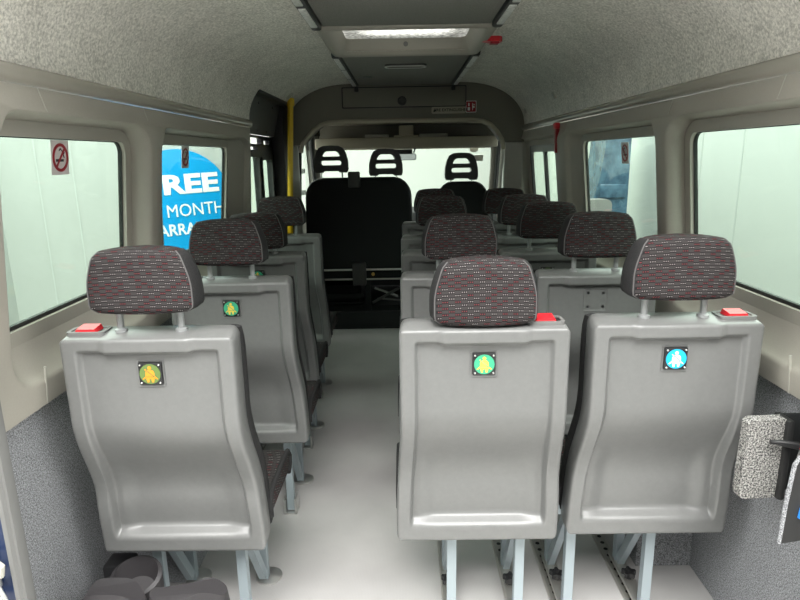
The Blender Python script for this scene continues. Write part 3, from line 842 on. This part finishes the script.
def make_seat(kind, side, lowered, headrest, legs, zoff=0):
    r = empty('passenger_seat')
    link('shell', shell_mesh(), 'seat_plastic', r, sharp=50)
    link('backrest', uph_mesh(), 'black_fabric', r, sharp=50)
    # cushion
    b = nb()
    prof = [(.19, .40), (.19, .455), (.22, .475), (.40, .478), (.48, .468), (.505, .44), (.50, .405), (.47, .39)]
    rings = []
    for x, sh in ((-.222, .014), (-.218, .004), (-.205, 0), (-.16, 0), (-.12, -.006), (.12, -.006), (.16, 0), (.205, 0), (.218, .004), (.222, .014)):
        cy, cz = .345, .432
        rings.append([(x, cy+(y-cy)*(1-sh*3), (cz+(z-cz)*(1-sh*9)) + (-.006 if abs(x) < .13 and z > .46 else 0)) for y, z in prof])
    loft(b, rings); sq = link('seat_cushion', b, 'fabric', r, sharp=50)
    for sx in (-1, 1):
        b = nb(); tube(b, [(sx*.2225, .345+(y-.345)*.97, .432+(z-.432)*.95) for y, z in prof], .009, 8); link('edge_binding', b, 'black_fabric', sq)
    if headrest:
        z0, z1 = (ZT+.012, ZT+.172) if lowered else (1.079+zoff, 1.231+zoff)
        bm, lines = headrest_mesh(z0, z1)
        h = link('headrest', bm, None, r, sharp=60, mats=['fabric', 'black_fabric']); h.location = (0, .045, 0)
        for L in lines:
            b = nb(); tube(b, L, .0018, 6); link('seam_piping', b, 'piping', h)
        for sx in (-.075, .075):
            b = nb(); tube(b, [(sx, 0, ZT-.03), (sx, 0, z0+.02)], .0085, 10); link('headrest_post', b, 'post_grey', h)
            b = nb(); lathe(b, [(.015, ZT+.002), (.015, ZT+.012), (.010, ZT+.015)], 14, (sx, 0, 0)); link('post_collar', b, 'post_grey', h)
    # belt guide on the shoulder
    e_ = side
    b = nb(); prism(b, rrect(e_*.155-.045, e_*.155+.045, .020, .075, .012), lambda a, q: (a, q, ZT-.004), lambda a, q: (a, q, ZT+.009)); gz = link('belt_guide', b, 'black_plastic', r)
    b = nb(); o = rrect(e_*.155-.047, e_*.155+.047, .017, .079, .014); i = rrect(e_*.155-.039, e_*.155+.039, .026, .068, .010)
    L = [[(x, y, ZT+.000) for x, y in o], [(x, y, ZT+.011) for x, y in o], [(x, y, ZT+.011) for x, y in i], [(x, y, ZT+.000) for x, y in i]]; loft(b, L+[L[0]], True, False); link('bezel', b, 'rubber', gz)
    b = nb(); c = e_*.155
    loft(b, [[(c+x, .022+y, ZT+.008+z) for x, z in ((-.027, 0), (-.022, .008+y*.12), (.022, .008+y*.12), (.027, 0))] for y in (.004, .02, .042)]); link('belt', b, 'red', gz)
    # underframe and legs
    lo = legs[2]
    b = nb()
    for yy in (.205, .43): box(b, lo-.20, lo+.20, yy-.017, yy+.017, .365, .395)
    for xx in legs[:2]: box(b, xx-.017, xx+.017, .205, .43, .36, .392)
    link('seat_frame', b, 'steel', r)
    for xx in legs[:2]:
        b = nb(); bar(b, (xx, .20, .012), (xx, .20, .385), .028, .028); link('leg', b, 'steel', r)
        b = nb(); bar(b, (xx, .43, .012), (xx, .43, .385), .028, .028); link('leg', b, 'steel', r)
        b = nb(); bar(b, (xx, .41, .035), (xx, .215, .37), .022, .03); link('brace', b, 'steel', r)
        if kind == 'fixed':
            b = nb(); lathe(b, [(.045, 0.001), (.045, .006), (.040, .009)], 20, (xx+.012*side*-1, .445, 0)); link('floor_plate', b, 'bright_steel', r)
            b = nb(); box(b, xx-.026, xx-.018, .17, .235, 0.001, .07); box(b, xx+.018, xx+.026, .17, .235, 0.001, .07); box(b, xx-.026, xx+.026, .17, .235, .001, .008); link('foot_bracket', b, 'bright_steel', r)
        else:
            b = nb(); box(b, xx-.022, xx+.022, .16, .47, .0165, .030, .004); f = link('track_shoe', b, 'alu', r)
            b = nb()
            pts = []
            for q in range(20):
                rr = .024 if (q % 4) < 2 else .016
                pts.append((rr*cos(2*pi*q/20), rr*sin(2*pi*q/20)))
            loft(b, [[(xx+x, .325+y, z) for x, y in pts] for z in (.042, .058)]); lathe(b, [(.010, .028), (.010, .044)], 10, (xx, .325, 0)); lathe(b, [(.008, .058), (.007, .066)], 10, (xx, .325, 0))
            link('star_knob', b, 'black_plastic', f)
    return r

def add_badge(r, disc_m, fig_m, zc=.921, ym=0.0):
    yb = P(zc)+.016
    b = nb(); box(b, -.033, .033, yb-.008, yb+.002, zc-.033, zc+.033, .003)
    pl = link('badge', b, 'black_plastic', r)
    # pale surround
    b = nb(); o = rrect(-.039, .039, zc-.040, zc+.038, .005, 2); i = rrect(-.0335, .0335, zc-.0335, zc+.0335, .003, 2)
    L = [[(x, yb+.001, z) for x, z in o], [(x, yb-.004, z) for x, z in o], [(x, yb-.002, z) for x, z in i], [(x, yb+.001, z) for x, z in i]]; loft(b, L+[L[0]], True, False); link('badge_surround', b, 'seat_plastic', pl)
    y = yb-.0085
    b = nb(); disc(b, .0295, y-.001, y+.002, (0, zc), 32); link('badge_disc', b, disc_m, pl)
    # seated figure with a belt
    b = nb(); y1 = y-.002
    def pr(poly): prism(b, poly, lambda a, q: (a, y, zc+q), lambda a, q: (a, y1, zc+q))
    lathe(b, [(.0052, y), (.0052, y1)], 16, (0, 0, zc+.0185), 'y')
    pr([(-.0125, -.007), (-.0125, .004), (-.010, .010), (-.005, .0125), (.005, .0125), (.010, .010), (.0125, .004), (.0125, -.007)])
    pr([(-.0125, -.009), (.0125, -.009), (.009, -.024), (.004, -.024), (.003, -.014), (-.003, -.014), (-.004, -.024), (-.009, -.024)])
    pr([(-.013, -.006), (-.022, -.0135), (-.020, -.016), (-.0115, -.010)]); pr([(.013, -.006), (.022, -.0135), (.020, -.016), (.0115, -.010)])
    pr([(-.0145, .013), (-.012, .016), (-.0085, .0115), (-.010, .010)])
    link('seated_figure', b, fig_m, pl)
    b = nb(); y = y1
    prism(b, [(-.010, .011), (-.008, .012), (.0125, -.006), (.0115, -.008)], lambda a, q: (a, y, zc+q), lambda a, q: (a, y-.0008, zc+q)); link('belt_mark', b, disc_m, pl)
    for sx in (-1, 1):
        for sz in (-1, 1):
            b = nb(); lathe(b, [(.0028, yb-.0075), (.0028, yb-.0105), (.0018, yb-.0115)], 10, (sx*.0265, 0, zc+sz*.0265), 'y'); link('screw', b, 'bright_steel', pl)
    for q in [pl]+list(pl.children): shrink(q, zc, .87)

def shrink(o, zc, k):
    for v in o.data.vertices: v.co.x *= k; v.co.z = zc+(v.co.z-zc)*k

def add_holes(r, zc=.921):
    yb = P(zc)+.016
    b = nb(); o = rrect(-.042, .042, zc-.042, zc+.042, .005, 2); i = rrect(-.036, .036, zc-.036, zc+.036, .004, 2)
    L = [[(x, yb+.001, z) for x, z in o], [(x, yb-.003, z) for x, z in o], [(x, yb-.001, z) for x, z in i], [(x, yb+.001, z) for x, z in i]]; loft(b, L+[L[0]], True, False); pl = link('badge_recess', b, 'seat_plastic', r)
    for sx in (-1, 1):
        for sz in (-1, 1):
            b = nb(); lathe(b, [(.0055, yb+.001), (.0055, yb-.001)], 10, (sx*.027, 0, zc+sz*.025), 'y'); link('screw_hole', b, 'black_rubber', pl)

protos = {}
protos['L'] = make_seat('fixed', -1, False, True, (-.125, .125, 0))
protos['A1'] = make_seat('track', 1, True, True, (-.065, .142, .03))
protos['A'] = make_seat('track', 1, False, True, (-.065, .142, .03))
protos['A0'] = make_seat('track', 1, False, False, (-.065, .142, .03))
protos['R'] = make_seat('track', 1, False, True, (-.185, .059, -.04))
protos['Rf'] = make_seat('track', 1, False, True, (-.14, .104, -.02))
protos['L3'] = make_seat('fixed', -1, False, True, (-.105, .145, 0), -.03)
kids = {}
for o in COL.objects:
    if o.parent: kids.setdefault(o.parent, []).append(o)
used = set()
GR = 'grey backed passenger seats in rows'
def seat(p, x, y, label, badge=None, rot=0.):
    r = protos[p] if p not in used else copy_tree(protos[p])
    used.add(p); r.location = (x, y, 0); r.rotation_euler = (0, 0, rot)
    tag(r, label, 'seat', GR)
    if badge == 'holes': BAD.append((r, None))
    elif badge: BAD.append((r, badge))
    return r
BAD = []
seat('L', -.653, 1.38, 'rearmost left window seat with orange figure badge on an olive disc', ('badge_olive', 'badge_orange'))
seat('L', -.635, 2.03, 'second left window seat from the rear, whole green badge beside the blue sign window', ('badge_green', 'badge_yellow'))
seat('L3', -.675, 2.60, 'third left window seat from the rear, green badge half hidden by the seat behind', ('badge_green', 'badge_yellow'))
seat('L', -.69, 3.24, 'foremost left window seat, beside the yellow pole')
seat('A1', .171, 1.415, 'rearmost aisle seat with green badge and headrest pushed fully down', ('badge_green', 'badge_yellow'))
seat('A', .172, 2.07, 'aisle seat second from the rear, raised headrest right behind the lowered one')
seat('A0', .174, 2.59, 'aisle seat third from the rear, the one without a headrest')
seat('A', .172, 3.11, 'aisle seat fourth from the rear, in front of the seat lacking a headrest')
seat('A', .176, 3.78, 'foremost aisle seat, nearest the front bench')
seat('R', .658, 1.435, 'rearmost right window seat with white figure badge on a blue disc', ('badge_blue', 'sign_white'))
seat('R', .655, 2.07, 'second right window seat from the rear, empty badge recess with four holes', 'holes')
seat('Rf', .600, 2.575, 'third right window seat from the rear, yellow badge half hidden behind headrests', ('badge_olive', 'badge_yellow'))
seat('Rf', .600, 3.10, 'fourth right window seat from the rear, beside the red hammer pillar', ('badge_olive', 'badge_yellow'))
seat('Rf', .600, 3.72, 'foremost right window seat, nearest the driver seat')
for r, bd in BAD:
    if bd: add_badge(r, *bd)
    else: add_holes(r)

# floor tracks
for x, lb in ((.107, 'slotted aluminium floor track nearest the aisle'), (.314, 'slotted aluminium floor track second from the aisle'), (.460, 'slotted aluminium floor track third from the aisle'), (.704, 'slotted aluminium floor track nearest the right wheel arch')):
    t = empty('floor_track', (x, 2.9, 0)); tag(t, lb, 'floor track', 'seat floor tracks')
    b = nb(); loft(b, [[(a, y, z) for a, z in ((-.024, .0005), (-.020, .008), (-.010, .008), (-.009, .004), (.009, .004), (.010, .008), (.020, .008), (.024, .0005))] for y in (-1.72, 1.9)]); link('rail', b, 'alu', t)
    b = nb()
    for q in range(96):
        y = -1.70 + q*.0375
        lathe(b, [(.008, .0042), (.008, .0048)], 8, (0, y, 0))
    o = link('slot_holes', b, 'black_rubber', t); o['kind'] = 'stuff'

# ------------------------------------------------------------ rear end: body edge, seal, latch, loose items
for s, nm in ((-1, 'left'), (1, 'right')):
    bm = nb(); box(bm, s*.916, s*1.04, 1.168, 1.198, -.1, 2.0)
    struct(link('trim_%d' % (11 if s < 0 else 12), bm, 'body_blue'), 'dark blue painted rear door pillar')
    bm = nb()
    loft(bm, [[(s*x, y, z) for x, y in ((.917, 1.165), (.913, 1.156), (.905, 1.158), (.901, 1.166), (.895, 1.166), (.892, 1.178), (.895, 1.196), (.917, 1.196))] for z in (-.02, .5, 1.0, 1.66)])
    struct(link('trim_%d' % (13 if s < 0 else 14), bm, 'rubber', sharp=25), 'grey rubber rear door seal')
bm = nb(); box(bm, -.94, .94, 1.09, 1.13, -.10, .006); struct(link('trim_15', bm, 'alu'), 'rear sill edge')
e = empty('door_latch', (-.93, 1.15, .56)); tag(e, 'pale metal door latch loop on the dark blue rear pillar', 'latch')
b = nb(); tube(b, [(-.05, 0, .02), (-.005, -.01, .025), (.012, -.012, .01), (.008, -.012, -.01), (-.012, -.01, -.02), (-.05, 0, -.035)], .008, 8); link('loop', b, 'trim_pale', e)
b = nb(); box(b, -.07, -.012, .006, .018, -.06, .045, .006); link('plate', b, 'bright_steel', e)
b = nb(); tube(b, [(-.01, -.002, -.05), (.0, -.004, -.075), (.006, -.004, -.10)], .005, 6); tube(b, [(-.05, -.004, -.075), (-.005, -.006, -.085)], .012, 8); link('striker', b, 'bright_steel', e)

# carpeted hatch flap and sign board at the right
e = empty('carpeted_flap', (.868, 1.36, .575)); tag(e, 'small speckled carpet covered hatch flap with black edge at the right wall', 'flap')
b = nb(); prism(b, [(-.046, .0), (.030, .003), (.038, .208), (.034, .215), (-.048, .212), (-.056, .204), (-.060, .02), (-.056, .004)], lambda a, q: (a, 0, q), lambda a, q: (a, .03, q)); link('carpet_face', b, 'flap_carpet', e)
b = nb(); box(b, .032, .050, -.012, .05, .0, .215, .006); link('foam_edge', b, 'black_rubber', e)
b = nb(); box(b, .045, .135, .03, .04, .005, .215, .003); link('backing_board', b, 'cab_black', e)
b = nb(); tube(b, [(-.012, -.02, .166), (.004, -.022, .166), (.006, -.022, .166), (.05, -.03, .160)], [.005, .006, .007, .010], 10); link('stay_rod', b, 'black_plastic', e)
b = nb(); tube(b, [(.052, -.03, .160), (.062, -.03, .155), (.064, -.03, .147)], .007, 8); link('red_clip', b, 'red', e)
b = nb(); tube(b, [(.058, -.03, .15), (.054, -.03, .13), (.062, -.04, .10), (.08, -.06, .09)], .003, 6); link('wire', b, 'rubber', e)
b = nb(); box(b, .046, .10, .04, .60-.4, .02, .05)
bmesh.ops.delete(b, geom=b.verts[:], context='VERTS'); b.free()
e = empty('sign_board', (.848, 1.20, .56)); tag(e, 'black board with pale carpet edge and a blue and white mark at the far right', 'board')
b = nb(); prism(b, [(-.030, .0), (.09, .02), (.09, .22), (-.012, .212), (-.020, .20)], lambda a, q: (a, 0, q), lambda a, q: (a, .010, q)); link('board_face', b, 'black_rubber', e)
b = nb(); tube(b, [(-.030, .004, .0), (-.027, .004, .10), (-.020, .004, .195), (-.012, .004, .212), (.09, .004, .222)], .005, 8); link('carpet_edging', b, 'carpet', e)
b = nb(); tube(b, [(.030, -.001, .13), (.012, -.001, .105), (.012, -.001, .082), (.03, -.001, .075)], .006, 8); link('white_mark', b, 'white', e)
b = nb(); tube(b, [(.02, -.001, .095), (.008, -.001, .088), (.006, -.001, .070), (.02, -.001, .062)], .007, 8); link('blue_mark', b, 'logo_blue', e)

# soft black bags behind the rear left seat
def bag(name, x0, x1, y0, y1, h, label, cat, wave=0, lean=0.):
    b = nb(); rings = []
    for k in range(11):
        t = k/10; z = .002 + h*t
        g = 1 - .10*abs(t-.35) - (.35*sm(.82, 1, t))
        cx, cy = (x0+x1)/2, (y0+y1)/2 + lean*t
        hx, hy = (x1-x0)/2*(1-.06*sm(.8, 1, t)), (y1-y0)/2*g
        ring = []
        for q in range(40):
            a = 2*pi*q/40; ca, sa = cos(a), sin(a)
            px = hx*math.copysign(abs(ca)**.55, ca); py = hy*math.copysign(abs(sa)**.7, sa)
            ring.append((cx+px, cy+py, z + t*wave*sin(px*34)*.5 - t*.06*(abs(px)/hx)**4*(wave == 0)))
        rings.append(ring)
    loft(b, rings)
    e = empty(name, ((x0+x1)/2, (y0+y1)/2, 0)); tag(e, label, cat, 'black bags behind the rear left seat')
    o = link('body', b, 'leather', e, sharp=60); o.location = -e.location
    b = nb(); L = [Vector(p)*1 for p in rings[8]]; tube(b, L+L[:1], .004, 6); o = link('seam', b, 'black_fabric', e); o.location = -e.location
    return e
bag('black_bag', -.878, -.70, 1.26, 1.37, .375, 'rounded black fabric bag in the left corner behind the rear seat', 'bag')
bag('black_bag', -.685, -.48, 1.25, 1.35, .37, 'black fabric bag with wavy open top behind the rear left seat', 'bag', .035)
e = empty('black_case', (-.79, 1.45, 0)); tag(e, 'upright black cup-shaped case between the two bags and the rear seat', 'case', 'black bags behind the rear left seat')
b = nb(); loft(b, [[(rx*cos(2*pi*q/28), ry*sin(2*pi*q/28)+dy, z+tilt*sin(2*pi*q/28)) for q in range(28)] for rx, ry, z, dy, tilt in ((.055, .05, .001, 0, 0), (.068, .06, .10, 0, 0), (.072, .06, .22, .0, .02), (.072, .058, .30, 0, .025), (.062, .048, .305, 0, .025), (.05, .04, .25, 0, .02))]); link('cup', b, 'leather', e, sharp=40)
e = empty('belt_buckle', (-.885, 1.56, 0)); tag(e, 'black buckle box standing beside the wheel arch below the rear left seat', 'buckle')
b = nb(); box(b, -.045, .035, -.03, .04, .001, .27, .008); link('box', b, 'black_plastic', e)
b = nb(); box(b, -.03, .02, -.036, -.028, .12, .24, .003); link('strap', b, 'cab_black', e)

# ------------------------------------------------------------ outside
bm = nb(); box(bm, -30, 30, -30, 30, -.75, -.65); struct(link('floor_outside', bm, 'ground'), 'pale yard ground')
def owall(name, pts, h=5.0, seams=True, lab=None):
    bm = nb(); sb = nb()
    for (ax, ay), (bx_, by) in zip(pts, pts[1:]):
        d = Vector((bx_-ax, by-ay, 0)); n = Vector((-d.y, d.x, 0)).normalized()*.08
        base = [Vector((ax, ay, -.65)), Vector((bx_, by, -.65)), Vector((bx_, by, -.65))+n, Vector((ax, ay, -.65))+n]
        loft(bm, [base, [p+Vector((0, 0, h)) for p in base]])
    o = struct(link(name, bm, 'pale_wall' if name == 'wall_outside_right' else 'sky_block_grey' if name.endswith('rear') else 'front_wall' if name.endswith('front') else 'outer_wall'), lab)
    return o
owl = owall('wall_outside_left', [(-2.6, -3.0), (-2.6, 3.95)], 2.4, lab='white panelled wall beside the van, seen through the left windows')
owall('wall_outside_angled', [(-2.75, 3.75), (-1.36, 4.723)], 2.7, lab='white angled panel carrying the round blue sign')
owr = owall('wall_outside_right', [(2.2, 6.2), (2.2, -3.0)], 2.4, lab='white panelled wall beside the van, seen through the right windows')
owall('wall_outside_right_front', [(4.5, 7.6), (1.4, 7.6)][::-1], 3.2)
owall('wall_sky_block_rear', [(7, -3.2), (-7, -3.2)], 5.2, lab='unseen grey wall added behind the van to block low sky')  # added behind the camera, unseen; keeps low-angle sky off the deeper seat rows
owall('wall_outside_front', [(-4.0, 8.6), (4.0, 8.6)], 3.2, lab='white wall in front of the windscreen')
# vertical joints
for s, X, ysq in ((-1, -2.6, (2.35, 2.62, 3.3, 4.0)), (1, 2.2, (2.25, 2.9, 4.05, 4.6))):
    bm = nb()
    for y in ysq:
        box(bm, s*(abs(X)-.003), s*(abs(X)+.001), y-.006, y+.006, -.65, 1.75)
    if s < 0:
        for px_, py_ in ((-2.408, 3.989), (-2.239, 4.107)):
            mx = Matrix.Translation((px_, py_, 0)) @ Matrix.Rotation(atan2(.7, 1.0), 4, 'Z')
            box(bm, -.004, .004, -.004, .002, -.65, 2.05, mx=mx)
    struct(link('trim_%d' % (16 if s < 0 else 17), bm, 'outer_seam'), 'vertical panel joints of the outside wall')

# round blue sign
dv = Vector((1.0, .70, 0)).normalized(); nv = Vector((dv.y, -dv.x, 0))
e = empty('round_sign'); tag(e, 'big round blue sign with white lettering outside the second left window', 'sign')
SX = dv; 
def ray(px, py):
    F = 600.; p = radians(13.45); rl = radians(1.0); yw = atan(5/600)
    u, v = (px-400)/F, (300-py)/F
    u, v = u*cos(rl)+v*sin(rl), -u*sin(rl)+v*cos(rl)
    x, y, z = u, cos(p)+v*sin(p), -sin(p)+v*cos(p)
    return Vector((x*cos(yw)-y*sin(yw), x*sin(yw)+y*cos(yw), z))
# centre of the sign on the angled panel
SC = Vector((-1.684, 4.496, 1.12)) + nv*.012
e.matrix_world = Matrix.Translation(SC) @ Matrix(((dv.x, -nv.x, 0, 0), (dv.y, -nv.y, 0, 0), (0, 0, 1, 0), (0, 0, 0, 1)))
b = nb(); disc(b, .39, -.004, .008, (0, 0), 72); link('disc', b, 'sign_blue', e)
def sign_text(s, cap, width, z, x, bold, rot=2.0):
    b = text_bm(s, .2, bold)
    xs_ = [v.co.x for v in b.verts]; ys_ = [v.co.y for v in b.verts]
    sx = width/(max(xs_)-min(xs_)); sy = cap/(max(ys_)-min(ys_))
    cx, cy = (max(xs_)+min(xs_))/2, (max(ys_)+min(ys_))/2
    bmesh.ops.transform(b, matrix=Matrix.Translation((x, -.006, z)) @ Matrix.Rotation(radians(-rot), 4, 'Y') @ Matrix.Rotation(pi/2, 4, 'X') @ Matrix.Diagonal((sx, sy, 1, 1)) @ Matrix.Translation((-cx, -cy, 0)), verts=b.verts)
    return link('lettering', b, 'sign_white', e, recalc=False)
sign_text('FREE', .143, .53, .140, .030, .008)
sign_text('MONTH', .092, .42, -.048, .108, .0)
sign_text('WARRANTY', .086, .60, -.190, .010, .004)

# blue vehicle corner and grey fender seen through the second right window
e = empty('blue_vehicle_tail', (1.83, 5.3, -.65)); tag(e, 'blue curved vehicle corner outside the second right window', 'vehicle corner')
b = nb()
prof = [(-.22, 1.50), (-.20, 1.62), (-.16, 1.75), (-.125, 1.90), (-.10, 2.10), (-.085, 2.40)]
loft(b, [[(x-.02, .0, z), (x+.02, -.05, z), (.08, -.05, z), (.10, 0, z), (.10, .5, z), (x, .5, z)] for x, z in [(-.24, 0)]+prof])
link('body_side', b, 'blue_gloss', e)
b = nb(); box(b, -.17, .06, -.07, -.04, 1.70, 1.82, .012); link('lamp_unit', b, 'blue_gloss', e)
e = empty('grey_bollard', (1.62, 5.1, -.65)); tag(e, 'grey rounded block standing before the blue vehicle outside', 'block')
b = nb(); prism(b, rrect(-.14, .11, 0, 1.70, .05), lambda a, q: (a, 0, q), lambda a, q: (a, .14, q)); link('block', b, 'rubber', e)

# ------------------------------------------------------------ light
w = bpy.data.worlds.new('world'); sc.world = w; w.use_nodes = True; nt = w.node_tree
bg = nt.nodes['Background']; tc = N(nt, 'ShaderNodeTexCoord'); sp = N(nt, 'ShaderNodeSeparateXYZ')
nt.links.new(tc.outputs['Generated'], sp.inputs[0])
# overcast sky, brighter towards the zenith
el = math_(nt, 'MAXIMUM', sp.outputs['Z'], 0.0)
r = N(nt, 'ShaderNodeValToRGB'); r.color_ramp.elements[0].color = (.42, .43, .43, 1); r.color_ramp.elements[1].color = (1.25, 1.25, 1.22, 1)
nt.links.new(el, r.inputs['Fac']); nt.links.new(r.outputs[0], bg.inputs['Color']); bg.inputs['Strength'].default_value = SKY
# hazy sun high behind the van, reaching in through the open rear doors
su = bpy.data.lights.new('sun', 'SUN'); su.energy = SUN; su.angle = radians(30); su.color = (1.0, .98, .95)
so = bpy.data.objects.new('sun', su); COL.objects.link(so); so.location = (0, -8, 14)
so.rotation_euler = (radians(90-51), 0, 0)
# portal: the open rear doorway
pl = bpy.data.lights.new('rear_doorway', 'AREA'); pl.shape = 'RECTANGLE'; pl.size = 1.9; pl.size_y = 2.0; pl.cycles.is_portal = True
po = bpy.data.objects.new('rear_doorway', pl); COL.objects.link(po); po.location = (0, 1.05, 1.0); po.rotation_euler = (radians(90), 0, 0)

vs_ = sc.view_settings; vs_.view_transform = 'Standard'; vs_.look = 'None'; vs_.gamma = 1; vs_.use_curve_mapping = False
vs_.exposure = 1.14
